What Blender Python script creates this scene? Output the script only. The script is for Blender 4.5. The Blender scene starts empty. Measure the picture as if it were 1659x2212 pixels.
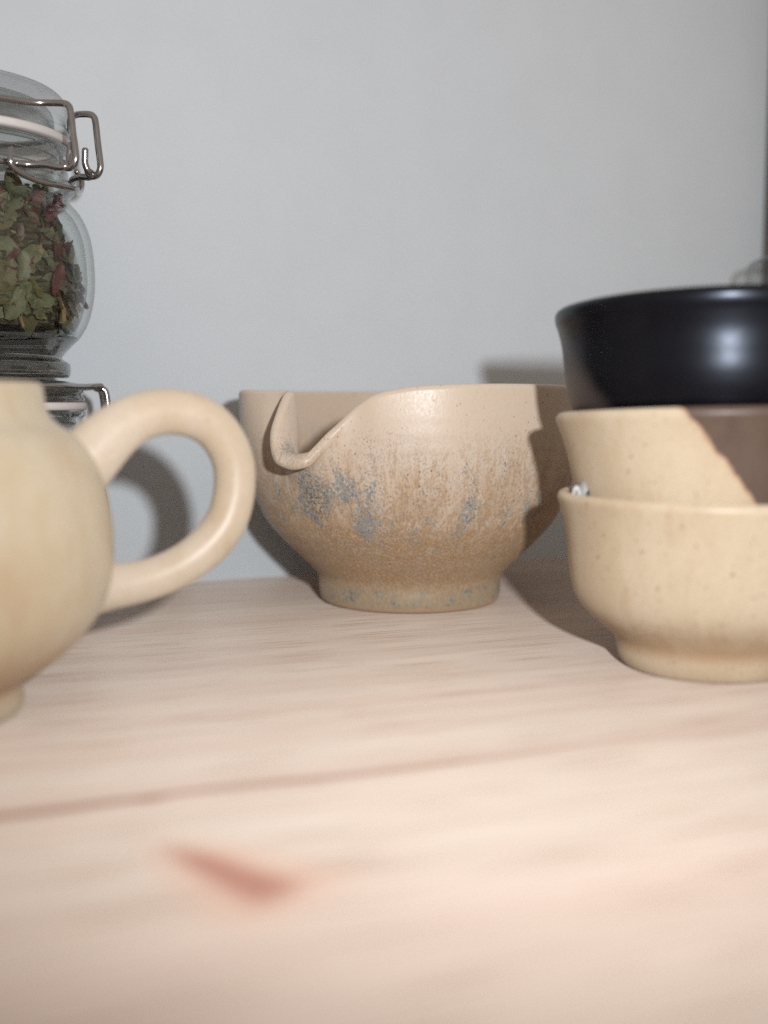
import bpy, math, random
import numpy as np
from mathutils import Vector

random.seed(7)
rng = np.random.default_rng(7)
S = bpy.context.scene
COL = S.collection
PI = math.pi

# ------------------------------------------------------------------ camera
cam_d = bpy.data.cameras.new("camera")
cam = bpy.data.objects.new("camera", cam_d)
COL.objects.link(cam)
cam.location = (0, 0, .0634)
cam.rotation_euler = (math.radians(90 - 5.57), 0, 0)
cam_d.sensor_fit = 'VERTICAL'
cam_d.sensor_height = 36
cam_d.sensor_width = 27
cam_d.lens = 2420 / 2212 * 36
cam_d.clip_start = .005
cam_d.clip_end = 20
cam_d.dof.use_dof = True
cam_d.dof.focus_distance = .312
cam_d.dof.aperture_fstop = cam_d.lens / 6.3
S.camera = cam

# ------------------------------------------------------------------ world: dim warm room light
W = bpy.data.worlds.new("World")
S.world = W
W.use_nodes = True
bg = W.node_tree.nodes["Background"]
bg.inputs[0].default_value = (1.0, .85, .75, 1)
bg.inputs[1].default_value = .42

# ------------------------------------------------------------------ the camera's flash, right of and above the lens
fl_d = bpy.data.lights.new("flash", 'SPOT')
fl = bpy.data.objects.new("flash", fl_d)
COL.objects.link(fl)
fl.location = (.0478, -.024, .0972)
fl_d.energy = 4.15
fl_d.color = (.975, .985, 1.0)
fl_d.shadow_soft_size = .006
fl_d.spot_size = math.radians(95)
fl_d.spot_blend = 1.0
aim = Vector((-.02, .42, .125))
fl.rotation_euler = (aim - fl.location).to_track_quat('-Z', 'Y').to_euler()

S.view_settings.view_transform = 'Standard'
S.view_settings.look = 'None'
S.view_settings.exposure = 0
S.view_settings.gamma = 1
S.cycles.use_denoising = False
S.cycles.max_bounces = 12
S.cycles.transparent_max_bounces = 24
S.cycles.caustics_reflective = False
S.cycles.caustics_refractive = False
S.cycles.sample_clamp_indirect = 4


# ================================================================== helpers
def tag(o, label=None, cat=None, group=None, kind=None):
    if label: o['label'] = label
    if cat: o['category'] = cat
    if group: o['group'] = group
    if kind: o['kind'] = kind
    return o


def link(name, me, mat=None, parent=None):
    o = bpy.data.objects.new(name, me)
    COL.objects.link(o)
    if mat is not None and not me.materials: me.materials.append(mat)
    if parent is not None: o.parent = parent
    return o


def empty(name, loc, rz=0):
    o = bpy.data.objects.new(name, None)
    COL.objects.link(o)
    o.location = loc
    o.rotation_euler = (0, 0, rz)
    o.empty_display_size = .01
    return o


def mesh(name, verts, faces, smooth=True, normals=None):
    me = bpy.data.meshes.new(name)
    me.from_pydata([tuple(map(float, v)) for v in verts], [], [tuple(map(int, f)) for f in faces])
    me.update()
    if smooth:
        me.polygons.foreach_set("use_smooth", [True] * len(me.polygons))
        if normals is not None:
            me.normals_split_custom_set_from_vertices([tuple(map(float, n)) for n in normals])
    me.update()
    return me


def catmull(pts, n):
    """n samples of a centripetal-like spline through pts (any dimension)."""
    P = np.array(pts, float)
    d = np.sqrt(np.linalg.norm(np.diff(P, axis=0), axis=1)) + 1e-9
    t = np.concatenate([[0], np.cumsum(d)])
    m = np.zeros_like(P)
    m[1:-1] = (P[2:] - P[:-2]) / (t[2:] - t[:-2])[:, None]
    m[0] = (P[1] - P[0]) / (t[1] - t[0]); m[-1] = (P[-1] - P[-2]) / (t[-1] - t[-2])
    L = np.concatenate([[0], np.cumsum(np.linalg.norm(np.diff(P, axis=0), axis=1))])
    s = np.interp(np.linspace(0, L[-1], n), L, t)
    k = np.clip(np.searchsorted(t, s, side='right') - 1, 0, len(P) - 2)
    h = (t[k + 1] - t[k])[:, None]
    u = ((s - t[k])[:, None]) / h
    return ((2*u**3 - 3*u**2 + 1)*P[k] + (u**3 - 2*u**2 + u)*h*m[k] + (-2*u**3 + 3*u**2)*P[k+1] + (u**3 - u**2)*h*m[k+1])


def vnormals(V, F):
    N = np.zeros_like(V)
    F = np.array(F)
    a, b, c, d = V[F[:, 0]], V[F[:, 1]], V[F[:, 2]], V[F[:, 3]]
    n = np.cross(c - a, d - b)
    for k in range(4): np.add.at(N, F[:, k], n)
    return N / (np.linalg.norm(N, axis=1)[:, None] + 1e-12)


def grid_faces(rows, cols):
    i, j = np.meshgrid(np.arange(rows - 1), np.arange(cols), indexing='ij')
    j2 = (j + 1) % cols
    return np.stack([i*cols + j, i*cols + j2, (i+1)*cols + j2, (i+1)*cols + j], -1).reshape(-1, 4)


def split_mesh(V, F, groups, names, mats, parent, N=None):
    """one mesh per group, with the normals of the whole so that seams do not show"""
    if N is None: N = vnormals(V, F)
    out = {}
    for g, nm in enumerate(names):
        sel = F[groups == g]
        if len(sel) == 0: continue
        used, inv = np.unique(sel, return_inverse=True)
        me = mesh(nm, V[used], inv.reshape(sel.shape), True, N[used])
        out[nm] = link(nm, me, mats[g], parent)
    return out


def lathe_grid(prof, seg=128, wob=0, seed=0):
    P = np.array(prof)
    a = np.linspace(0, 2*PI, seg, endpoint=False)
    r = np.random.default_rng(seed)
    ph = r.uniform(0, 6.28, 4)
    k = 1 + wob*(np.cos(2*a + ph[0]) + .5*np.cos(3*a + ph[1]) + .3*np.cos(5*a + ph[2]))
    V = np.zeros((len(P), seg, 3))
    V[:, :, 0] = P[:, :1]*np.cos(a)*k
    V[:, :, 1] = P[:, :1]*np.sin(a)*k
    V[:, :, 2] = P[:, 1:2] + wob*.5*P[:, 1:2]*np.cos(a + ph[3])
    return V.reshape(-1, 3), grid_faces(len(P), seg)


def lathe(name, prof, mat, parent=None, seg=96, n=None, loc=None):
    if n: prof = catmull(prof, n)
    V, F = lathe_grid(prof, seg)
    o = link(name, mesh(name, V, F, True), mat, parent)
    if loc is not None: o.location = loc
    return o


def vessel_profile(outer, thick, floor, n=90, rim_n=9):
    """outer (r,z) from foot to rim -> closed profile with rounded rim and an inside"""
    O = catmull(outer, n)
    T = np.gradient(O, axis=0); T /= np.linalg.norm(T, axis=1)[:, None]
    Nn = np.stack([T[:, 1], -T[:, 0]], 1)
    I = O - Nn*thick
    M = (O[-1] + I[-1])/2; A = O[-1] - M; tt = T[-1]*np.linalg.norm(A)
    th = np.linspace(0, PI, rim_n + 2)[1:-1]
    rim = M + np.cos(th)[:, None]*A + np.sin(th)[:, None]*tt
    keep = I[:, 1] > floor
    inn = I[keep][::-1]
    inn = inn[inn[:, 0] > .004]
    bot = np.array([[O[0, 0]*.75, O[0, 1] + .0002], [O[0, 0]*.7, .0018], [.0005, .002]])[::-1]
    end = np.array([[inn[-1, 0]*.85, floor*1.0 - .0006], [inn[-1, 0]*.5, floor - .001], [.0005, floor - .001]])
    return np.concatenate([bot, O, rim, inn, end]), len(bot), len(bot) + n


def tube(name, pts, rad, mat, parent=None, seg=14, n=None, loc=None, ends=True):
    P = np.array(pts, float)
    if n: P = catmull(P, n)
    R = np.full(len(P), rad) if np.isscalar(rad) else np.interp(np.linspace(0, 1, len(P)), np.linspace(0, 1, len(rad)), rad)
    T = np.gradient(P, axis=0); T /= np.linalg.norm(T, axis=1)[:, None]
    u = np.cross(T[0], [0, 0, 1.]);
    if np.linalg.norm(u) < 1e-3: u = np.cross(T[0], [0, 1., 0])
    u /= np.linalg.norm(u)
    if ends:   # rounded ends
        P = np.concatenate([[P[0] - T[0]*R[0]*.5], P, [P[-1] + T[-1]*R[-1]*.5]])
        R = np.concatenate([[R[0]*.55], R, [R[-1]*.55]]); T = np.concatenate([[T[0]], T, [T[-1]]])
    a = np.linspace(0, 2*PI, seg, endpoint=False)
    V = []
    for p, t, r in zip(P, T, R):
        u = u - t*np.dot(u, t); u /= np.linalg.norm(u); v = np.cross(t, u)
        V.append(p + r*(np.cos(a)[:, None]*u + np.sin(a)[:, None]*v))
    V = np.concatenate(V)
    F = [tuple(f) for f in grid_faces(len(P), seg)[:, ::-1]]
    F = [tuple(f[::-1]) for f in F]
    F += [tuple(range(seg))[::-1], tuple(range(len(V) - seg, len(V)))]
    o = link(name, mesh(name, V, F, True), mat, parent)
    if loc is not None: o.location = loc
    return o


# ================================================================== material helpers
class NT:
    def __init__(self, name):
        self.m = bpy.data.materials.new(name)
        self.m.use_nodes = True
        self.t = self.m.node_tree
        self.n = self.t.nodes
        self.bsdf = self.n["Principled BSDF"]
        self.co = self.n.new("ShaderNodeTexCoord").outputs["Object"]

    def set(self, **k):
        for a, b in k.items():
            self.bsdf.inputs[a.replace('_', ' ')].default_value = b

    def put(self, sock, v):
        if isinstance(v, bpy.types.NodeSocket): self.t.links.new(v, sock)
        elif isinstance(v, (tuple, list)): sock.default_value = (*v, 1) if len(v) == 3 and sock.type == 'RGBA' else v
        else: sock.default_value = v

    def math(self, op, a, b=0.0, clamp=False):
        x = self.n.new("ShaderNodeMath"); x.operation = op; x.use_clamp = clamp
        self.put(x.inputs[0], a); self.put(x.inputs[1], b)
        return x.outputs[0]

    def scale(self, s, off=(0, 0, 0), rot=(0, 0, 0)):
        x = self.n.new("ShaderNodeMapping")
        self.t.links.new(self.co, x.inputs[0])
        x.inputs[3].default_value = s; x.inputs[1].default_value = off; x.inputs[2].default_value = rot
        return x.outputs[0]

    def noise(self, vec, scale=1, detail=3, rough=.55, dist=0):
        x = self.n.new("ShaderNodeTexNoise")
        self.t.links.new(vec, x.inputs["Vector"])
        x.inputs["Scale"].default_value = scale; x.inputs["Detail"].default_value = detail
        x.inputs["Roughness"].default_value = rough; x.inputs["Distortion"].default_value = dist
        return x.outputs[0]

    def voro(self, vec, scale):
        x = self.n.new("ShaderNodeTexVoronoi")
        self.t.links.new(vec, x.inputs["Vector"]); x.inputs["Scale"].default_value = scale
        return x.outputs["Distance"], x.outputs["Color"]

    def step(self, v, a, b, lo=0., hi=1.):
        x = self.n.new("ShaderNodeMapRange"); x.interpolation_type = 'SMOOTHSTEP'
        self.put(x.inputs[0], v)
        if a > b: a, b, lo, hi = b, a, hi, lo
        x.inputs[1].default_value = a; x.inputs[2].default_value = b; x.inputs[3].default_value = lo; x.inputs[4].default_value = hi
        return x.outputs[0]

    def mix(self, f, a, b, mode='MIX'):
        x = self.n.new("ShaderNodeMix"); x.data_type = 'RGBA'; x.blend_type = mode
        self.put(x.inputs[0], f); self.put(x.inputs[6], a); self.put(x.inputs[7], b)
        return x.outputs[2]

    def xyz(self, vec=None):
        x = self.n.new("ShaderNodeSeparateXYZ"); self.t.links.new(vec or self.co, x.inputs[0])
        return x.outputs

    def dist(self, p, sc=(1, 1, 1)):
        x = self.n.new("ShaderNodeVectorMath"); x.operation = 'SUBTRACT'
        self.t.links.new(self.co, x.inputs[0]); x.inputs[1].default_value = p
        y = self.n.new("ShaderNodeVectorMath"); y.operation = 'MULTIPLY'
        self.t.links.new(x.outputs[0], y.inputs[0]); y.inputs[1].default_value = sc
        z = self.n.new("ShaderNodeVectorMath"); z.operation = 'LENGTH'
        self.t.links.new(y.outputs[0], z.inputs[0])
        return z.outputs["Value"]

    def bump(self, h, strength=.2, dist=.0005):
        x = self.n.new("ShaderNodeBump"); x.inputs["Strength"].default_value = strength
        x.inputs["Distance"].default_value = dist
        self.put(x.inputs["Height"], h)
        self.t.links.new(x.outputs[0], self.bsdf.inputs["Normal"])

    def base(self, c): self.put(self.bsdf.inputs["Base Color"], c)
    def rough(self, r): self.put(self.bsdf.inputs["Roughness"], r)


# ------------------------------------------------------------------ wall paint
def mat_wall():
    m = NT("wall_paint")
    big = m.noise(m.co, 5, 2)
    c = m.mix(big, (.655, .705, .745), (.69, .73, .76))
    c = m.mix(m.step(m.noise(m.co, 38, 4, .6), .35, .7, 0, .35), c, (.63, .67, .70))
    m.base(c); m.rough(.7); m.set(Diffuse_Roughness=.6)
    f = m.noise(m.co, 900, 3); g = m.noise(m.co, 120, 2)
    m.bump(m.math('ADD', f, g), .2, .0006)
    return m.m


# ------------------------------------------------------------------ pine, grain along local x
def mat_pine(k, tone):
    m = NT("pine_board")
    r = random.Random(k)
    off = (r.uniform(-5, 5), r.uniform(-5, 5), 0)
    warp = m.noise(m.scale((1.5, 8, 6), off), 1, 2)
    x, y, z = m.xyz()
    yy = m.math('ADD', y, m.math('MULTIPLY', m.math('SUBTRACT', warp, .5), .005))
    comb = m.n.new("ShaderNodeCombineXYZ")
    m.put(comb.inputs[0], m.math('ADD', m.math('MULTIPLY', x, .6), off[0])); m.put(comb.inputs[1], m.math('ADD', m.math('MULTIPLY', yy, 95), off[1]))
    rings = m.noise(comb.outputs[0], 1, 2, .5)
    comb2 = m.n.new("ShaderNodeCombineXYZ")
    m.put(comb2.inputs[0], m.math('MULTIPLY', x, 6)); m.put(comb2.inputs[1], m.math('MULTIPLY', yy, 1100))
    fine = m.noise(comb2.outputs[0], 1, 3, .6)
    comb3 = m.n.new("ShaderNodeCombineXYZ")
    m.put(comb3.inputs[0], m.math('MULTIPLY', x, 34)); m.put(comb3.inputs[1], m.math('MULTIPLY', yy, 2300))
    pore = m.noise(comb3.outputs[0], 1, 1, .5)
    l = tuple(a*tone for a in (.635, .55, .475)); d = tuple(a*tone for a in (.56, .46, .388))
    c = m.mix(m.step(rings, .22, .82), l, d)
    pink = m.noise(m.scale((1.2, 34, 9), off), 1, 2)
    c = m.mix(m.step(pink, .45, .75, 0, .55), c, tuple(a*tone for a in (.57, .435, .372)))
    c = m.mix(m.step(fine, .38, .64, .09, 0), c, (.45, .31, .22))
    c = m.mix(m.step(pore, .42, .32, 0, .7), c, (.29, .17, .10))
    c = m.mix(m.step(fine, .58, .70, 0, .18), c, (.72, .62, .52))
    # resin line along one joint, dark at the left and fading away, with a little pin knot
    wl = m.noise(m.scale((22, 3, 3), (2, 2, 2)), 1, 3)
    line = m.step(m.math('ABSOLUTE', m.math('SUBTRACT', m.math('ADD', y, m.math('MULTIPLY', m.math('SUBTRACT', wl, .5), .0045)), .1774)), .0021, .0003)
    fade = m.math('MULTIPLY', m.step(x, .13, .0, .10, .95), m.step(wl, .25, .5, .6, 1))
    c = m.mix(m.math('MULTIPLY', line, fade), c, (.27, .125, .08))
    pin = m.step(m.dist((.0243, .1772, 0), (1, 1.3, 0)), .0032, .0008, 0, .5)
    c = m.mix(pin, c, (.30, .12, .075))
    # spike knot
    kx = m.math('SUBTRACT', x, .0295); ky = m.math('SUBTRACT', y, .1460)
    a = math.radians(-62)
    ku = m.math('ADD', m.math('MULTIPLY', kx, math.cos(a)), m.math('MULTIPLY', ky, math.sin(a)))
    kv = m.math('SUBTRACT', m.math('MULTIPLY', ky, math.cos(a)), m.math('MULTIPLY', kx, math.sin(a)))
    wd = m.math('ADD', .0029, m.math('MULTIPLY', ku, .10))
    side = m.math('DIVIDE', m.math('ABSOLUTE', kv), wd)
    kn = m.math('MULTIPLY', m.step(side, 1.8, .2), m.math('MULTIPLY', m.step(ku, -.0165, -.002), m.step(ku, .0150, .0095)))
    halo = m.math('MULTIPLY', m.step(side, 4.2, .6), m.math('MULTIPLY', m.step(ku, -.02, -.002), m.step(ku, .022, .009)))
    c = m.mix(m.math('MULTIPLY', halo, .5), c, (.62, .36, .25))
    c = m.mix(m.math('MULTIPLY', kn, .8), c, (.36, .145, .10))
    m.base(c)
    m.rough(m.step(fine, .3, .7, .5, .38))
    m.set(Specular_IOR_Level=.35, Diffuse_Roughness=.9)
    m.bump(m.math('ADD', fine, m.math('MULTIPLY', pore, .7)), .2, .0002)
    return m.m


# ------------------------------------------------------------------ speckled ash glaze of the pouring bowl
def mat_bowl():
    m = NT("ash_glaze")
    x, y, z = m.xyz()
    v = m.scale((1, 1, .45))
    vs = m.scale((1, 1, .16))
    fine = m.noise(v, 1500, 4, .7)
    fine2 = m.noise(m.scale((1, 1, .6), (3, 1, 2)), 1300, 4, .7)
    mid = m.noise(vs, 170, 3, .6)
    big = m.noise(v, 55, 3, .6)
    zz = m.math('ADD', z, m.math('ADD', m.math('MULTIPLY', m.math('SUBTRACT', mid, .5), .034), m.math('MULTIPLY', m.math('SUBTRACT', big, .5), .020)))
    cream = (.635, .53, .42)
    tan = (.385, .25, .125)
    low = m.step(zz, .050, .021)
    c = m.mix(low, cream, tan)
    # the fine two-tone break-up of the glaze
    brk = m.step(fine, .42, .60)
    c = m.mix(m.math('MULTIPLY', brk, m.step(zz, .062, .036, .15, .55)), c, (.62, .48, .35))
    c = m.mix(m.math('MULTIPLY', m.step(fine2, .50, .62), m.step(zz, .056, .034, .06, .68)), c, (.40, .195, .078))
    strk = m.noise(m.scale((1, 1, .10), (5, 5, 5)), 650, 3, .65)
    c = m.mix(m.math('MULTIPLY', m.step(strk, .50, .62), m.math('MULTIPLY', m.step(z, .060, .040), m.step(z, .012, .020))), c, m.mix(.45, c, (.42, .27, .13)))
    c = m.mix(m.math('MULTIPLY', m.step(strk, .46, .34), m.math('MULTIPLY', m.step(z, .064, .045), m.step(z, .014, .024))), c, m.mix(.4, c, (.60, .53, .45)))
    # blue-grey crystals: sparse grains everywhere in the band, dense in the runs below the spout
    dens = m.noise(m.scale((1, 1, .42), (7, 3, 1)), 120, 4, .65)
    band = m.math('MULTIPLY', m.step(z, .013, .024), m.step(z, .058, .042))
    patch1 = m.step(m.dist((-.0285, -.0430, .0320), (1.5, 1.3, .56)), .0120, .0015)
    patch2 = m.step(m.dist((-.0145, -.0465, .0270), (1.5, 1.0, .66)), .0075, .001)
    patch3 = m.step(m.dist((-.0190, -.0490, .0400), (1.3, 1.0, .62)), .0065, .001)
    extra = m.math('MAXIMUM', m.math('MAXIMUM', patch1, patch2), m.math('MULTIPLY', patch3, .75))
    d2 = m.math('SUBTRACT', m.math('ADD', dens, m.math('MULTIPLY', extra, .24)), m.step(x, -.010, .006, 0, .012))
    blue = m.math('MULTIPLY', band, m.step(d2, .47, .72))
    bf = m.noise(m.scale((1, 1, .7), (1, 8, 4)), 1500, 4, .7)
    bt = m.math('ADD', bf, m.math('MULTIPLY', m.math('SUBTRACT', blue, .5), .20))
    g1 = m.noise(m.scale((1, 1, .75), (11, 4, 7)), 1700, 3, .65)
    wide = m.math('MULTIPLY', m.math('MULTIPLY', m.step(z, .006, .016), m.step(z, .062, .044)), m.math('MULTIPLY', m.step(dens, .36, .62, .25, 1), m.step(x, .025, -.015, .65, 1)))
    c = m.mix(m.math('MULTIPLY', m.math('MULTIPLY', wide, m.step(g1, .51, .60)), .72), c, (.25, .275, .28))
    c = m.mix(m.math('MULTIPLY', m.math('MULTIPLY', wide, m.step(g1, .44, .37)), .45), c, (.62, .55, .47))
    c = m.mix(m.math('MULTIPLY', m.math('MULTIPLY', m.step(bt, .50, .57), m.step(blue, .03, .45)), .75), c, (.25, .285, .295))
    c = m.mix(m.math('MULTIPLY', m.math('MULTIPLY', blue, m.step(bf, .54, .63)), .6), c, (.075, .10, .12))
    f3 = m.noise(m.scale((1, 1, .7), (6, 2, 9)), 1500, 4, .7)
    c = m.mix(m.math('MULTIPLY', m.math('MULTIPLY', patch1, m.step(f3, .47, .58)), .75), c, (.075, .072, .06))
    c = m.mix(m.math('MULTIPLY', m.math('MULTIPLY', blue, m.step(f3, .40, .33)), .75), c, (.56, .57, .50))
    # rust specks and runs
    for sc, thr, hi, st, col in ((620, .86, .24, .85, (.27, .095, .03)), (1100, .80, .30, .7, (.34, .135, .045))):
        vd, vc = m.voro(m.scale((1, 1, .75), (sc*.01, 0, 0)), sc)
        sx = m.n.new("ShaderNodeSeparateColor"); m.t.links.new(vc, sx.inputs[0])
        spot = m.math('MULTIPLY', m.step(sx.outputs[0], thr, thr + .05), m.step(vd, hi, hi*.4))
        spot = m.math('MULTIPLY', spot, m.step(m.noise(m.scale((1, 1, 1), (9, 9, 9)), 45, 2), .38, .60, .12, 1))
        c = m.mix(m.math('MULTIPLY', spot, st), c, col)
    run = m.noise(m.scale((1, 1, .09), (2, 2, 2)), 900, 2, .6)
    runm = m.math('MULTIPLY', m.step(run, .62, .70), m.step(big, .40, .58))
    c = m.mix(m.math('MULTIPLY', m.math('MULTIPLY', runm, m.step(z, .062, .045)), .5), c, (.45, .24, .10))
    # foot: greenish grey glaze, bare orange clay at the edge
    zf = m.math('ADD', z, m.math('MULTIPLY', m.math('SUBTRACT', mid, .5), .008))
    ft = m.step(zf, .0125, .0040)
    footc = m.mix(fine, (.31, .235, .145), (.50, .415, .30))
    c = m.mix(m.math('MULTIPLY', ft, .85), c, footc)
    fg = m.math('MULTIPLY', m.step(m.noise(m.scale((1, 1, .8), (4, 4, 4)), 260, 3), .48, .66), m.math('MULTIPLY', m.step(z, .0085, .0062), m.step(z, .0012, .0030)))
    c = m.mix(m.math('MULTIPLY', fg, .6), c, (.34, .335, .30))
    c = m.mix(m.math('MULTIPLY', m.math('MULTIPLY', fg, m.step(f3, .46, .56)), .75), c, (.13, .13, .125))
    edge = m.step(m.math('ADD', z, m.math('MULTIPLY', m.math('SUBTRACT', mid, .5), .004)), .0020, .0008)
    c = m.mix(m.math('MULTIPLY', edge, .6), c, (.55, .33, .20))
    # crystals pooled in the lip
    lip = m.step(m.dist((-.0318, -.0468, .0490), (1, 1, 1)), .0075, .002)
    c = m.mix(m.math('MULTIPLY', m.math('MULTIPLY', lip, m.step(fine2, .40, .54)), .85), c, (.115, .115, .11))
    m.base(c)
    m.rough(m.step(fine, .3, .7, .30, .46))
    m.set(Specular_IOR_Level=.5, Diffuse_Roughness=.35)
    m.bump(m.math('ADD', fine, m.math('MULTIPLY', mid, .4)), .22, .00022)
    return m.m


# ------------------------------------------------------------------ plain beige glazes
def mat_beige(name, light, dark, rust, zl, speck=.8, seed=0, glaze2=None):
    m = NT(name)
    x, y, z = m.xyz()
    o = (seed, seed*2, seed*3)
    big = m.noise(m.scale((1, 1, .5), o), 60, 3, .55)
    mid = m.noise(m.scale((1, 1, .3), o), 240, 3, .6)
    fine = m.noise(m.scale((1, 1, .7), o), 1200, 2, .6)
    c = m.mix(m.step(big, .38, .64), light, dark)
    c = m.mix(m.step(m.noise(m.scale((1, 1, .35), o), 130, 3, .6), .54, .74, 0, .30), c, rust)
    zz = m.math('ADD', z, m.math('MULTIPLY', m.math('SUBTRACT', mid, .5), .012))
    c = m.mix(m.math('MULTIPLY', m.step(zz, zl[1], zl[0], 0, .8), m.step(z, .0035, .0072, .15, 1)), c, rust)
    c = m.mix(m.step(fine, .40, .65, 0, .16), c, tuple(a*.72 for a in dark))
    for sc, thr, hi, st in ((420, .80, .24, speck), (900, .72, .30, speck)):
        vd, vc = m.voro(m.scale((1, 1, .8), (seed + sc*.01, seed, 0)), sc)
        sx = m.n.new("ShaderNodeSeparateColor"); m.t.links.new(vc, sx.inputs[0])
        spot = m.math('MULTIPLY', m.step(sx.outputs[0], thr, thr + .1), m.step(vd, hi, .06))
        c = m.mix(m.math('MULTIPLY', spot, st), c, (.235, .145, .08))
    rough = .40
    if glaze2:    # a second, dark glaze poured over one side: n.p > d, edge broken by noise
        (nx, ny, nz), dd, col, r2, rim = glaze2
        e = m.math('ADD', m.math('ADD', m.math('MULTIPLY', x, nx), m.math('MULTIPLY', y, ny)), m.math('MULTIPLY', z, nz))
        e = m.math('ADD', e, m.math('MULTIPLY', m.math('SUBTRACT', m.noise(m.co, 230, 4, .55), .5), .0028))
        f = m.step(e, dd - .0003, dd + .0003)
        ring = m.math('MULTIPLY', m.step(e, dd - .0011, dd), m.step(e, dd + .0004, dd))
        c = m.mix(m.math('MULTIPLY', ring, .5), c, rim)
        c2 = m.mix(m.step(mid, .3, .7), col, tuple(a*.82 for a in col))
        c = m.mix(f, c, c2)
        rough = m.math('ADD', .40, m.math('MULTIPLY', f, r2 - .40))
    m.base(c)
    m.rough(rough)
    m.set(Specular_IOR_Level=.45, Diffuse_Roughness=.35)
    m.bump(m.math('ADD', fine, m.math('MULTIPLY', mid, .6)), .10, .0002)
    return m.m


def mat_black():
    m = NT("black_glaze")
    x, y, z = m.xyz()
    n1 = m.noise(m.co, 300, 3)
    c = m.mix(n1, (.0022, .0020, .0032), (.0045, .0042, .006))
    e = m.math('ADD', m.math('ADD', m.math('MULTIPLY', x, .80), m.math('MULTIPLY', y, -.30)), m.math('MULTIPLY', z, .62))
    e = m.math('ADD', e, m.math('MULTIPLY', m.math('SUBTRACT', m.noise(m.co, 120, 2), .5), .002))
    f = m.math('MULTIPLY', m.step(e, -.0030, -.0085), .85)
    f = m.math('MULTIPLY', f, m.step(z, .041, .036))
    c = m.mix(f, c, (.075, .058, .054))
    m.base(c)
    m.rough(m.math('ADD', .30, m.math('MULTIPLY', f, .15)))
    m.set(Specular_IOR_Level=.34, Specular_Tint=(.72, .82, 1.0, 1))
    m.bump(m.noise(m.co, 900, 2), .06, .0002)
    return m.m


def mat_glass(name, tint=(.965, .98, .975), edge=(.52, .57, .57), gl=1.0):
    """a thin wall of clear glass: lets light straight through, mirrors at grazing angles, darker where seen edge on"""
    mt = bpy.data.materials.new(name); mt.use_nodes = True
    t = mt.node_tree; t.nodes.clear()
    out = t.nodes.new("ShaderNodeOutputMaterial")
    tr = t.nodes.new("ShaderNodeBsdfTransparent"); gs = t.nodes.new("ShaderNodeBsdfGlossy")
    gs.inputs["Roughness"].default_value = .05
    lw = t.nodes.new("ShaderNodeLayerWeight"); lw.inputs[0].default_value = .5
    p5 = t.nodes.new("ShaderNodeMath"); p5.operation = 'POWER'; p5.inputs[1].default_value = 5
    p3 = t.nodes.new("ShaderNodeMath"); p3.operation = 'POWER'; p3.inputs[1].default_value = 6
    t.links.new(lw.outputs["Facing"], p5.inputs[0]); t.links.new(lw.outputs["Facing"], p3.inputs[0])
    cm = t.nodes.new("ShaderNodeMix"); cm.data_type = 'RGBA'
    cm.inputs[6].default_value = (*tint, 1); cm.inputs[7].default_value = (*edge, 1)
    t.links.new(p3.outputs[0], cm.inputs[0]); t.links.new(cm.outputs[2], tr.inputs[0])
    mu = t.nodes.new("ShaderNodeMath"); mu.operation = 'MULTIPLY_ADD'; mu.inputs[1].default_value = .85*gl; mu.inputs[2].default_value = .04*gl
    t.links.new(p5.outputs[0], mu.inputs[0])
    mx = t.nodes.new("ShaderNodeMixShader")
    t.links.new(mu.outputs[0], mx.inputs[0]); t.links.new(tr.outputs[0], mx.inputs[1]); t.links.new(gs.outputs[0], mx.inputs[2])
    t.links.new(mx.outputs[0], out.inputs[0])
    return mt


def mat_simple(name, col, rough=.5, metal=0, trans=0, spec=.5, var=.0, scale=300):
    m = NT(name)
    if var:
        n = m.noise(m.co, scale, 3)
        m.base(m.mix(n, tuple(a*(1 - var) for a in col), tuple(min(1, a*(1 + var)) for a in col)))
    else:
        m.base(col)
    m.rough(rough); m.set(Metallic=metal, Transmission_Weight=trans, Specular_IOR_Level=spec)
    return m.m


M_wall = mat_wall()
M_glass = mat_glass("clear_glass")
M_lid = mat_glass("lid_glass", (.90, .91, .905), (.36, .38, .38))
M_base = mat_simple("thick_glass", (.80, .84, .84), .02, 0, 1.0)
M_wire = mat_simple("steel_wire", (.40, .39, .385), .20, 1.0, var=.15, scale=400)
M_gasket = mat_simple("white_rubber", (.66, .62, .60), .5, var=.04)
M_cream = mat_beige("bowl_inside", (.60, .47, .36), (.55, .42, .31), (.5, .36, .24), (-.01, -.005))


# ================================================================== the setting
GA = math.radians(20.0)      # grain direction of the table top
WA = math.radians(23.607)    # direction of the wall
table = empty("table_top", (0, 0, 0), GA)
tag(table, kind='structure')
joints = [-.070, -.029, .012, .053, .0945, .1355, .1770, .2170, .2590, .3000, .3410, .3825, .424, .465, .507, .55, .60, .66]
tones = [1, 1, 1, 1.06, 1.08, 1.02, 1.0, .99, .97, .96, .95, .96, .94, .95, .95, .95, .95]
for k in range(len(joints) - 1):
    a, b = joints[k] + .00002, joints[k + 1] - .00002
    e, zt, zb = .00007, 0.0, -.02
    pr = [(a, zb), (a, zt - e), (a + e*.4, zt - e*.3), (a + e*1.2, zt), (b - e*1.2, zt), (b - e*.4, zt - e*.3), (b, zt - e), (b, zb)]
    V = [(xx, p[0], p[1]) for xx in (-.75, .95) for p in pr]
    n = len(pr)
    F = [(i, (i + 1) % n, n + (i + 1) % n, n + i) for i in range(n)] + [tuple(range(n))[::-1], tuple(range(n, 2*n))]
    F = [f[::-1] for f in F]
    link("board", mesh("board", V, F, False), mat_pine(k, tones[k]), table)


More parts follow.
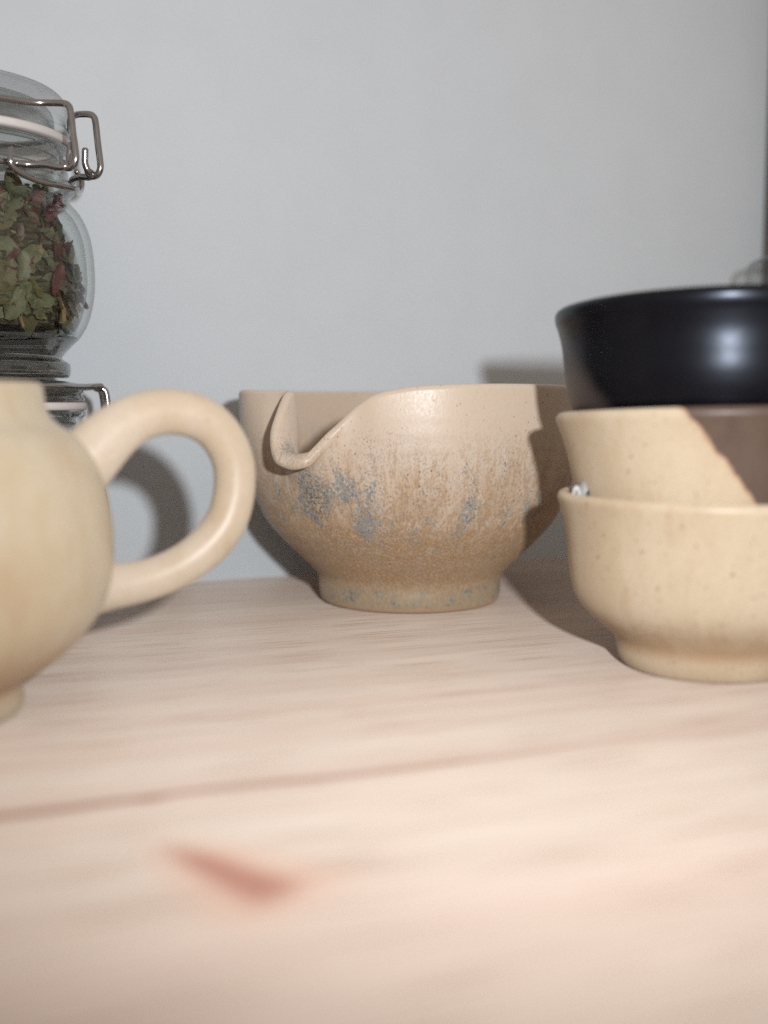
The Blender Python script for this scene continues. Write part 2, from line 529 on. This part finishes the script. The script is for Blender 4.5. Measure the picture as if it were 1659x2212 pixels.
def box_mesh(name, x0, x1, y0, y1, z0, z1, bev=0):
    V = [(x, y, z) for z in (z0, z1) for x, y in ((x0, y0), (x1, y0), (x1, y1), (x0, y1))]
    F = [(3, 2, 1, 0), (4, 5, 6, 7), (0, 1, 5, 4), (1, 2, 6, 5), (2, 3, 7, 6), (3, 0, 4, 7)]
    return mesh(name, V, F, False)


wall = link("wall", box_mesh("wall", -1.0, 1.2, 0, .08, -.10, 1.0), M_wall)
wall.location = (0, .42453, 0); wall.rotation_euler = (0, 0, WA)
tag(wall, kind='structure')

M_panel = mat_simple("dark_wood", (.13, .12, .11), .5, var=.3, scale=60)
panel = link("upright_panel", box_mesh("upright_panel", .1797, .1977, -.022, -.0005, .0005, .62), M_panel)
panel.location = (0, .42453, 0); panel.rotation_euler = (0, 0, WA)
tag(panel, "dark brown upright panel against the white wall at the far right edge", "panel")


# ================================================================== pouring bowl with the pulled spout
def build_pouring_bowl():
    root = empty("pouring_bowl", (.00825, .3607, 0))
    tag(root, "speckled beige and blue grey stoneware bowl with a pulled spout", "bowl")
    rb = np.array([(.0272, 0), (.0284, .0006), (.0290, .002), (.0293, .0045), (.0293, .0066), (.0296, .0082), (.0303, .0096), (.0327, .0122), (.0370, .0165),
                   (.0419, .0215), (.0459, .0263), (.0482, .0308), (.0503, .0355), (.0519, .0403), (.0531, .046), (.0538, .052), (.0542, .060), (.0543, .0672)])
    n = 110
    O = catmull(rb, n)
    zmax = O[-1, 1]
    zt = np.linspace(0, zmax, 600)
    rz = np.interp(zt, O[:, 1], O[:, 0])
    seg = 420
    # rim control points: angle from the spout axis of the wall below (plus: towards the viewer's left),
    # then the rim itself along and across the spout axis, its height, and how far the lip droops below its crest
    K = [(28, .0477, .0258, .0658, 0), (21, .0480, .0192, .0657, 0), (15, .0476, .0116, .0654, 0), (11, .0510, .0098, .0636, .0004), (8.5, .0552, .0080, .0598, .0018),
         (6, .0592, .0064, .0540, .0036), (3.5, .0612, .0036, .0483, .0056), (0, .0617, -.0022, .0455, .0064), (-4, .0604, -.0076, .0460, .0058), (-9, .0578, -.0108, .0496, .0034),
         (-14, .0546, -.0134, .0550, .0008), (-19.5, .0518, -.0172, .0604, 0), (-26, .0497, -.0226, .0641, 0), (-33, .0455, -.0295, .0660, 0)]
    for a, z in ((45, .0659), (60, .0659), (90, .0660), (120, .0660), (150, .0659), (180, .0659), (-43, .0668), (-60, .0672), (-90, .0671), (-120, .0666), (-150, .0661), (-180, .0659)):
        K.append((a, .0543*math.cos(math.radians(a)), .0543*math.sin(math.radians(a)), z, 0))
    K = np.array(sorted(K))
    u = np.linspace(-1, 1, seg, endpoint=False)
    dl = 180*(.22*u + .78*u**3)
    t = K[:, 0]
    def sp(col):
        y = K[:, col]
        m = np.empty_like(y)
        m[1:-1] = ((y[1:-1] - y[:-2])/(t[1:-1] - t[:-2])*(t[2:] - t[1:-1]) + (y[2:] - y[1:-1])/(t[2:] - t[1:-1])*(t[1:-1] - t[:-2]))/(t[2:] - t[:-2])
        m[0] = m[-1] = ((y[1] - y[0])/(t[1] - t[0]) + (y[-1] - y[-2])/(t[-1] - t[-2]))/2
        k = np.clip(np.searchsorted(t, dl, side='right') - 1, 0, len(t) - 2)
        h = t[k+1] - t[k]; w = (dl - t[k])/h
        return (2*w**3-3*w**2+1)*y[k] + (w**3-2*w**2+w)*h*m[k] + (-2*w**3+3*w**2)*y[k+1] + (w**3-w**2)*h*m[k+1]
    ra, rt, zr, dp = sp(1), sp(2), sp(3), np.clip(sp(4), 0, 1)
    for arr in (ra, rt, zr, dp): arr[:] = (np.roll(arr, 1) + 2*arr + np.roll(arr, -1))/4
    sa = math.radians(-126)
    er = np.array([math.cos(sa), math.sin(sa)]); et = np.array([er[1], -er[0]])
    ang = sa - np.radians(dl)
    zs = .0285
    Og = np.zeros((n, seg, 3))
    for j in range(seg):
        z = O[:, 1].copy(); up = z > zs
        f = np.clip((z - zs)/(zmax - zs), 0, 1)
        zc = zr[j] + dp[j]
        z2 = np.where(up, zs + f*(zc - zs), z)
        base = np.where(up, np.interp(z2, zt, rz), O[:, 0])
        bx = base*math.cos(ang[j]); by = base*math.sin(ang[j])
        top = np.interp(zc, zt, rz)
        D = er*ra[j] + et*rt[j] - np.array([math.cos(ang[j]), math.sin(ang[j])])*top
        w = np.clip(f, 0, 1)**2.6
        wob = 1 + .004*math.cos(2*ang[j] + .6) + .002*math.cos(3*ang[j])
        dent = -.0042*math.exp(-((dl[j] - 12.5)/5.0)**2)*np.clip((f - .30)/.42, 0, 1)**2*(3 - 2*np.clip((f - .30)/.42, 0, 1))*(1 - f**5)
        rg = dent + .00005*np.sin(z2*1400)*(z2 > .012)*(1 - f)
        Og[:, j, 0] = (bx + D[0]*w)*wob + rg*math.cos(ang[j]); Og[:, j, 1] = (by + D[1]*w)*wob + rg*math.sin(ang[j])
        Og[:, j, 2] = z2 - dp[j]*f**7
    V = Og.reshape(-1, 3)
    F = grid_faces(n, seg)[:, ::-1]
    N = vnormals(V, F).reshape(n, seg, 3)
    # make sure normals point outward
    if (N[n//2, :, :2]*Og[n//2, :, :2]).sum() < 0: N = -N; 
    th0 = .0034
    tv = np.interp(np.arange(n), [0, n*.8, n - 1], [1.25, 1.05, .86])[:, None, None]*th0
    In = Og - N*tv
    A = (Og[-1] - In[-1])/2; Mc = (Og[-1] + In[-1])/2
    T = Og[-1] - Og[-3]; T /= np.linalg.norm(T, axis=1)[:, None]
    T = T - N[-1]*(T*N[-1]).sum(1)[:, None]
    rl = np.linalg.norm(A, axis=1)[:, None]
    th = np.linspace(0, PI, 11)[1:-1]
    rim = np.stack([Mc + math.cos(a)*A + math.sin(a)*T*rl for a in th])
    lo = int(np.searchsorted(O[:, 1], .0105))
    inn = In[lo:][::-1]
    flo = []
    for k in (.7, .35, .01):
        g = inn[-1].copy(); g[:, :2] *= k; g[:, 2] = .0115 - .002*(1 - k); flo.append(g)
    bot = []
    for k, zz in ((.01, .002), (.8, .002), (.86, .0004)):
        g = Og[0].copy(); g[:, :2] *= k; g[:, 2] = zz; bot.append(g)
    G = np.concatenate([np.stack(bot), Og, rim, inn, np.stack(flo)])
    rows = G.shape[0]
    V = G.reshape(-1, 3)
    F = grid_faces(rows, seg)
    Nn = vnormals(V, F)
    i = len(bot) + n//2
    if (Nn.reshape(rows, seg, 3)[i, :, :2]*G[i, :, :2]).sum() < 0:
        F = F[:, ::-1]; Nn = -Nn
    r0 = np.arange(len(F))//seg; c0 = np.arange(len(F)) % seg
    fz = V[F].mean(1)[:, 2]
    grp = np.zeros(len(F), int)
    outer = r0 < len(bot) + n
    grp[(fz < .0095) & outer] = 2
    d = dl[c0]
    ext = np.interp(fz, [.030, .040, .066], [3, 12, 24])
    grp[(d > -ext*1.05) & (d < ext*.75) & (fz > .030)] = 1
    mb = mat_bowl()
    split_mesh(V, F, grp, ["bowl_body", "spout", "foot"], [mb, mb, mb], root, Nn)
    return root


build_pouring_bowl()


# ================================================================== stacked cups
CUP = [(.0215, 0), (.0226, .0004), (.0235, .0018), (.0240, .0035), (.0242, .0052), (.0249, .0070), (.0272, .0093), (.0312, .0127), (.0336, .0156), (.0351, .0192), (.0360, .0244),
       (.0365, .0300), (.0371, .0340), (.0381, .0378), (.0389, .0402)]
SX, SY = .0786, .2681


def cup(name, prof, thick, floor, mats, loc, rot, label, seed, split_foot):
    prof = [(r - .0025, z) for r, z in prof]
    root = empty(name, loc)
    root.rotation_euler = rot
    tag(root, label, "cup", "cups stacked at the right")
    P, nb, nr = vessel_profile(prof, thick, floor)
    V, F = lathe_grid(P, 144, .0035, seed)
    N = vnormals(V, F)
    r0 = np.arange(len(F))//144
    grp = np.zeros(len(F), int)
    if split_foot:
        fz = V[F].mean(1)[:, 2]
        grp[(fz < .0066) & (r0 < nr)] = 1
    i = F[(nb + 40)*144]
    if np.dot(N[i[0]][:2], V[i[0]][:2]) < 0: F = F[:, ::-1]; N = -N
    split_mesh(V, F, grp, ["cup_body", "foot"], [mats, mats], root, N)
    return root


m_low = mat_beige("honey_beige_glaze", (.60, .50, .365), (.55, .435, .30), (.45, .285, .155), (.0045, .018), .8, 1)
cup("teacup", CUP, .0030, .0085, m_low, (SX, SY, 0), (0, 0, .3), "honey beige speckled cup at the bottom of the stack, standing on the table", 3, True)

MID = [(.0205, 0), (.0214, .0004), (.0221, .0016), (.0225, .0034), (.0232, .0055), (.0250, .0078), (.0282, .0115), (.0310, .0160), (.0328, .0215), (.0340, .0275), (.0350, .0325),
       (.0364, .0385), (.0378, .0430), (.0388, .0456)]
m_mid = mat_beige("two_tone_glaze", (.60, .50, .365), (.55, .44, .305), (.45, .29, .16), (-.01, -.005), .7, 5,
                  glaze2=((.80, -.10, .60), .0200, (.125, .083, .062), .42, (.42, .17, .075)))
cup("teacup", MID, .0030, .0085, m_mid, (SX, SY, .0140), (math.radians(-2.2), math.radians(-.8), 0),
    "beige cup with a dark brown glazed side, middle of the stack of three", 8, False)

BLK = [(.0195, 0), (.0204, .0004), (.0208, .0016), (.0212, .0040), (.0225, .0065), (.0262, .0095), (.0305, .0132), (.0338, .0175), (.0360, .0222), (.0371, .0268), (.0376, .0315),
       (.0381, .0360), (.0390, .0398), (.0396, .0415), (.0398, .0428)]
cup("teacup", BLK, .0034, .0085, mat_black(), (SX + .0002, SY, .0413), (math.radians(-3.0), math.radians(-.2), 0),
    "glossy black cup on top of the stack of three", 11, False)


# ------------------------------------------------------------------ bit of plastic caught between the two beige cups
def scrap():
    root = empty("plastic_scrap", (.0469, .2622, .0426))
    root.rotation_euler = (0, 0, math.radians(-12))
    tag(root, "small grey white plastic scrap poking up between the two beige cups", "scrap")
    mt = mat_simple("grey_plastic", (.33, .345, .335), .4, spec=.6, var=.06)
    # a folded pointed corner: outline rows from bottom to the tip, bowed and 0.25 mm thick
    rows = [(-.0018, .0025, -.0035), (-.0016, .0025, 0), (-.0011, .0022, .0016), (-.0002, .0017, .0030), (.0006, .0012, .0040)]
    V = []
    for th in (0, .0003):
        for l, r, z in rows:
            for k in range(5):
                q = k/4
                V.append((l + (r - l)*q, th - .0009*math.sin(q*PI) + .08*z, z))
    n = len(rows)*5
    F = []
    for i in range(len(rows) - 1):
        for k in range(4):
            a = i*5 + k
            F.append((a, a + 1, a + 6, a + 5)); F.append((n + a, n + a + 5, n + a + 6, n + a + 1))
    edge = list(range(0, 5)) + [i*5 + 4 for i in range(1, len(rows))] + list(range(n - 2, n - 6, -1)) + [i*5 for i in range(len(rows) - 2, 0, -1)]
    for a, b in zip(edge, edge[1:] + edge[:1]): F.append((a, n + a, n + b, b))
    link("sheet", mesh("sheet", V, F, True), mt, root)
    tube("edge_glint", [(-.0024, -.0006, -.0015), (-.0021, -.0009, .0006), (-.0015, -.0008, .0011), (-.0009, -.0004, -.001)], .00042, mat_simple("glint_white", (.62, .62, .64), .3, spec=.6), root, 10, 16)  # small tube coloured white, painting in the glint along the plastic's edge
    tube("dark_print", [(.0009, -.0013, -.0006), (.0015, -.0012, .0003), (.0021, -.0008, .0012)], [.0004, .0007, .0003], mat_simple("dark_ink", (.06, .055, .075), .4), root, 8, 10)


scrap()


# ================================================================== round pot with the loop handle
def pot():
    T = (-.0981, .2220, 0)
    root = empty("handled_pot", T)
    tag(root, "beige round bellied ceramic pot with a thick loop handle, cut by the left edge", "pot")
    prof = [(.0222, 0), (.0234, .0005), (.0241, .0018), (.0242, .0030), (.0238, .0046), (.0237, .0058), (.0246, .0068), (.0264, .0080), (.0307, .0107), (.0361, .0153), (.0401, .0207),
            (.0420, .0258), (.0428, .0311), (.0429, .0366), (.0423, .0420), (.0410, .0474), (.0387, .0527), (.0354, .0569), (.0324, .0590), (.0307, .0608), (.0300, .0628), (.0298, .0648), (.0296, .0662)]
    P, nb, nr = vessel_profile(prof, .0032, .008, 110)
    V, F = lathe_grid(P, 160, .002, 4)
    N = vnormals(V, F)
    fz = V[F].mean(1)[:, 2]; r0 = np.arange(len(F))//160
    grp = np.zeros(len(F), int)
    grp[(fz < .0054) & (r0 < nr)] = 1
    grp[(fz > .0606) & (r0 < nr + 14)] = 2
    i = F[(nb + 60)*160][0]
    if np.dot(N[i][:2], V[i][:2]) < 0: F = F[:, ::-1]; N = -N
    mp = mat_beige("oat_beige_glaze", (.48, .41, .30), (.44, .35, .235), (.385, .24, .13), (.0085, .024), .25, 9)
    split_mesh(V, F, grp, ["pot_body", "foot", "collar"], [mp, mp, mp], root, N)
    al = math.radians(27)
    H = [(.0350, .0475, .0074), (.0393, .0520, .0068), (.0435, .0560, .0061), (.0476, .0590, .0055), (.0520, .0608, .0052), (.0572, .0614, .0050), (.0623, .0606, .0050), (.0670, .0580, .0049), (.0701, .0540, .0048),
         (.0717, .0497, .0047), (.0720, .0460, .0047), (.0715, .0415, .0047), (.0698, .0366, .0047), (.0662, .0320, .0047), (.0611, .0282, .0046), (.0555, .0256, .0046), (.0494, .0241, .0047), (.0445, .0236, .0050), (.0405, .0235, .0057), (.0375, .0233, .0062)]
    H = catmull(H, 90)
    pts = [(p[0]*math.cos(al), p[0]*math.sin(al), p[1]) for p in H]
    mh = mat_beige("handle_glaze", (.58, .49, .39), (.53, .43, .315), (.43, .30, .165), (-.01, -.005), .25, 12)
    tube("handle", pts, [float(p[2]) for p in H], mh, root, 40, None)
    return root


pot()


# ================================================================== swing-top glass jars
def swing_jar(loc, z_drop, label, hinge=math.radians(-18), group="swing top glass jars", solid=False, lid_k=1.0, ext=0, M_lid=M_lid, plain=False):
    """z_drop shortens the belly; heights below are for the tall jar, foot at 0"""
    root = empty("glass_jar", loc)
    tag(root, label, "jar", group)
    q = z_drop
    bodyz = lambda z: z if z < .010 else (.010 + (z - .010)*(.053 - .010 - q)/(.053 - .010) if z < .053 else z - q)
    outer = [(.0270, .0002), (.0288, .0004), (.0294, .0012), (.0295, .0035), (.0292, .0045), (.0276, .0055), (.0271, .0062), (.0279, .0074), (.0302, .0098), (.0324, .0120), (.0350, .0166), (.0366, .0230), (.0371, .0292),
             (.0366, .0375), (.0354, .0428), (.0335, .0468), (.0312, .0496), (.0302, .0510), (.0304, .0522), (.0315, .0532), (.0322, .0540), (.0321, .0550), (.0312, .0558), (.0302, .0566), (.0298, .0575), (.0303, .0585), (.0299, .0596), (.0298, .0606), (.0304, .0618), (.0300, .0628), (.0300, .0634), (.0308, .0641), (.0308, .0654), (.0303, .0657)]
    O = catmull([(r, bodyz(z)) for r, z in outer], 110)
    lathe("jar_body", O, M_glass, root, 128)
    Tn = np.gradient(O, axis=0); Tn /= np.linalg.norm(Tn, axis=1)[:, None]
    I = O - np.stack([Tn[:, 1], -Tn[:, 0]], 1)*.0022
    fl = bodyz(.0128)
    I = I[(I[:, 1] > fl)]
    I = np.concatenate([[[.0005, fl - .0008]], [[I[0, 0]*.6, fl - .0008]], [[I[0, 0]*.93, fl - .0002]], I, [O[-1]]])
    lathe("inner_wall", I, M_glass, root, 128)
    # the solid thick bottom
    ob = O[O[:, 1] < fl - .0006]
    bp = np.concatenate([[[.0005, .0012]], ob - np.array([.0004, 0]), [[ob[-1, 0]*.9, fl - .0014], [.0005, fl - .0016]]])
    lathe("thick_bottom", bp, M_base, root, 128)
    gz = .0657 - q
    lathe("gasket", [(.0275, gz + .0001), (.0309, gz + .0001), (.0312, gz + .0006), (.0312, gz + .0018), (.0309, gz + .0023), (.0275, gz + .0023), (.0275, gz + .0001)], M_gasket, root, 96)
    lz = gz + .0025
    lid = [(.0270, lz), (.0302, lz), (.0306, lz + .0006), (.0306, lz + .0022), (.0301, lz + .0030), (.0300, lz + .0046), (.0305, lz + .0056), (.0305, lz + .0080), (.0299, lz + .0104), (.0278, lz + .0122), (.0235, lz + .0134), (.015, lz + .0140), (.0005, lz + .0141)]
    if plain: lid = [(.0270, lz), (.0302, lz), (.0306, lz + .0010), (.0306, lz + .0088), (.0300, lz + .0108), (.0278, lz + .0124), (.0235, lz + .0135), (.015, lz + .0140), (.0005, lz + .0141)]
    lid = catmull([(r, lz + (z - lz)*lid_k) for r, z in lid], 70)
    lo = lathe("lid", lid, M_base if solid else M_lid, root, 128)
    if plain: return root     # its clasp is out of sight
    inner = [(.0268, lz + .0002), (.0268, lz + .0040), (.0262, lz + .0070), (.0235, lz + .0092), (.015, lz + .0100), (.0005, lz + .0101)]
    lathe("lid_inside", catmull([(r, lz + (z - lz)*lid_k) for r, z in inner], 40), M_base if solid else M_lid, lo, 96)
    # wires
    wr = .00092
    uh = np.array([math.cos(hinge), math.sin(hinge)]); ut = np.array([-uh[1], uh[0]])   # outward, sideways
    zl = lz + .0042; zn = .0562 - q
    a0 = hinge + PI
    def ring(r, z, aa, bb, n=60): return [(r*math.cos(a), r*math.sin(a), z) for a in np.linspace(aa, bb, n)]
    s = .0060
    def P(o, t, z): return (*(uh*(o + (ext if o > .036 else 0)) + ut*t), z)
    for sg in (-1, 1):
        half = ring(.0311, zl, hinge + sg*PI, hinge + sg*.55, 50)
        tail = [P(.0315, sg*.0092, zl + .0001), P(.0350, sg*.0066, zl + .0003), P(.0392, sg*s, zl), P(.0408, sg*s, zl - .0007), P(.0414, sg*s, zl - .0022),
                P(.0420, sg*s, zl - .008), P(.0426, sg*s, zl - .0130), P(.0426, sg*s, zl - .0148), P(.0418, sg*s, zl - .0163), P(.0404, sg*s, zl - .0169), P(.0390, sg*s, zl - .0163), P(.0384, sg*s, zl - .0150)]
        tl = catmull([half[-2], half[-1]] + tail, 90)
        tube("lid_wire", np.concatenate([half[:-2], tl]), wr, M_wire, root, 12)
        # neck wire end bent outward and up as a stub
        end = catmull([P(.0287, sg*.0130, zn), P(.0310, sg*.0105, zn), P(.0350, sg*.0084, zn), P(.0385, sg*.0070, zn - .0006), P(.0400, sg*.0062, zn), P(.0396, sg*.0044, zn + .0008), P(.0392, sg*.0038, zn + .0026), P(.0394, sg*.0036, zn + .0046), P(.0396, sg*.0034, zn + .0062)], 60)
        tube("wire_hook", end, wr, M_wire, root, 12)
    tube("neck_wire", ring(.0306 + wr, zn, hinge + .43, hinge + 2*PI - .43, 110), wr, M_wire, root, 12)
    loop = catmull([P(.0290, -.0150, zn + .0034), P(.0298, -.0165, zn + .0008), P(.0300, -.0158, zn - .0018), P(.0325, -.0100, zn - .0040), P(.0362, -.0030, zn - .0046), P(.0366, .0030, zn - .0046), P(.0325, .0100, zn - .0040), P(.0300, .0158, zn - .0018), P(.0298, .0165, zn + .0008), P(.0290, .0150, zn + .0034)], 80)
    tube("hinge_loop", loop, wr*.85, M_wire, root, 12)
    return root


JX, JY = -.1208, .3250
swing_jar((JX + .0027, JY, 0), .0045, "lower clear glass swing top jar behind the pot, under the jar of dried leaves", math.radians(20), solid=True, lid_k=.46, ext=-.0049)
JZ = .0703
swing_jar((JX, JY, JZ), 0, "upper clear glass swing top jar filled with dried leaves, standing on another jar")
swing_jar((.1688, .4300, 0), -.0366, "clear glass jar mostly hidden behind the black cup at the right edge", math.radians(0), plain=True)


# ------------------------------------------------------------------ dried leaves inside the upper jar
def leaves():
    root = empty("dried_leaf_tea", (JX, JY, JZ))
    tag(root, "green and dark red dried leaf tea filling the upper glass jar", "dried tea")
    def lm(name, c1, c2, sc):
        m = NT(name)
        n = m.noise(m.co, sc, 4, .65)
        v = m.noise(m.scale((1, 1, 1), (5, 5, 5)), sc*4, 2)
        c = m.mix(m.step(n, .35, .65), c1, c2)
        c = m.mix(m.step(v, .55, .7, 0, .35), c, tuple(a*.5 for a in c1))
        m.base(c); m.rough(.55); m.set(Specular_IOR_Level=.35)
        m.bump(n, .3, .0004)
        return m.m
    greens = [lm("sage_leaf", (.085, .090, .044), (.135, .135, .070), 300), lm("olive_leaf", (.075, .068, .028), (.125, .108, .046), 260), lm("moss_leaf", (.055, .065, .030), (.10, .105, .05), 300)]
    reds = [lm("wine_petal", (.075, .022, .020), (.125, .040, .032), 260), lm("rust_petal", (.10, .033, .017), (.15, .048, .022), 260)]
    brown = [lm("brown_leaf", (.065, .042, .026), (.12, .085, .05), 300), lm("straw_leaf", (.25, .19, .09), (.20, .14, .065), 260)]
    def blade(L, Wd, jag, curl, seed):
        r = random.Random(seed)
        nu, nv = 8, 5
        V = []
        for i in range(nu):
            t = i/(nu - 1)
            w = Wd*(math.sin(PI*(t*.92 + .04))**.7)*(1 + r.uniform(-jag, jag))
            for j in range(nv):
                s = j/(nv - 1)*2 - 1
                e = 1 + (r.uniform(-jag, jag) if abs(s) == 1 else 0)
                x = (t - .5)*L + (r.uniform(-.05, .05)*L if abs(s) == 1 else 0)
                y = s*w/2*e
                zz = curl*L*(.5 - 2*(t - .5)**2)*.6 + abs(s)*Wd*.16 + r.uniform(-.03, .03)*L + curl*.35*s*s*Wd
                V.append((x, y, zz))
        F = [(i*nv + j, i*nv + j + 1, (i + 1)*nv + j + 1, (i + 1)*nv + j) for i in range(nu - 1) for j in range(nv - 1)]
        return V, F
    def stalk(L, seed):
        r = random.Random(seed)
        V, F = [], []
        for i in range(5):
            t = i/4
            cx, cy = (t - .5)*L, .08*L*math.sin(t*3 + seed)
            rr = .0004 + .0002*r.random()
            for k in range(5): V.append((cx, cy + rr*math.cos(k*2*PI/5), rr*math.sin(k*2*PI/5)))
        for i in range(4):
            for k in range(5): F.append((i*5 + k, i*5 + (k + 1) % 5, (i + 1)*5 + (k + 1) % 5, (i + 1)*5 + k))
        return V, F
    protos = []
    def add(nm, VF, mt, wgt):
        me = mesh(nm, VF[0], VF[1], True); me.materials.append(mt); protos.append((nm, me, wgt))
    for k in range(5): add("leaf", blade(random.uniform(.009, .013), random.uniform(.005, .0075), .22, random.uniform(-.5, .6), k), greens[k % 3], 3.0 if k % 3 == 0 else 2)
    for k in range(4): add("leaf", blade(random.uniform(.005, .008), random.uniform(.003, .005), .35, random.uniform(-.3, .4), 20 + k), greens[k % 2], 3)
    for k in range(4): add("petal", blade(random.uniform(.008, .012), random.uniform(.006, .009), .28, random.uniform(-.4, .4), 40 + k), reds[0 if k < 3 else 1], 1.5 if k < 3 else .6)
    for k in range(3): add("leaf", blade(random.uniform(.005, .009), random.uniform(.003, .005), .35, random.uniform(-.4, .5), 60 + k), brown[0 if k < 2 else 1], 1.7)
    for k in range(2): add("stalk", stalk(random.uniform(.012, .018), k), brown[1], .7)
    wsum = [p[2] for p in protos]
    z0, z1 = .0150, .0520
    rmax = lambda z: float(np.interp(z, [.0150, .0175, .022, .030, .036, .042, .047, .053], [.0292, .0322, .0338, .0340, .0318, .0288, .0266, .0262]))
    core = []
    for z in np.linspace(z0 - .0006, z1 + .001, 40): core.append((rmax(z) - .0042, z))
    core = [(.0005, z0 - .0008)] + core + [(.012, z1 + .003), (.0005, z1 + .004)]
    V, F = lathe_grid(np.array(core), 90)
    nr = rng.normal(0, 1, len(V))
    rad = np.linalg.norm(V[:, :2], axis=1) + 1e-9
    V[:, :2] *= (1 + np.clip(nr, -2, 2)*.0013/np.maximum(rad, .01))[:, None]
    o = link("leaf_crumbs", mesh("leaf_crumbs", V, F, False), lm("leaf_dust", (.035, .030, .016), (.085, .070, .036), 500), root)
    o['kind'] = 'stuff'
    N = 270
    for k in range(N):
        nm, me, _ = random.choices(protos, wsum)[0]
        z = random.uniform(z0 + .0015, z1)
        az = math.radians(random.uniform(-97, 38))
        R = rmax(z) - random.uniform(.0018, .0050) - (.0035 if nm == 'stalk' else 0)
        o = link(nm, me, None, root)
        o.location = (R*math.cos(az), R*math.sin(az), z)
        nrm = Vector((math.cos(az) + random.gauss(0, .18), math.sin(az) + random.gauss(0, .18), random.gauss(0.08, .28)))
        qv = nrm.to_track_quat('Z', 'Y')
        o.rotation_mode = 'QUATERNION'
        from mathutils import Quaternion
        o.rotation_quaternion = qv @ Quaternion((0, 0, 1), random.uniform(0, 2*PI))
        sc = random.uniform(.7, 1.2)
        o.scale = (sc, sc, sc)


leaves()
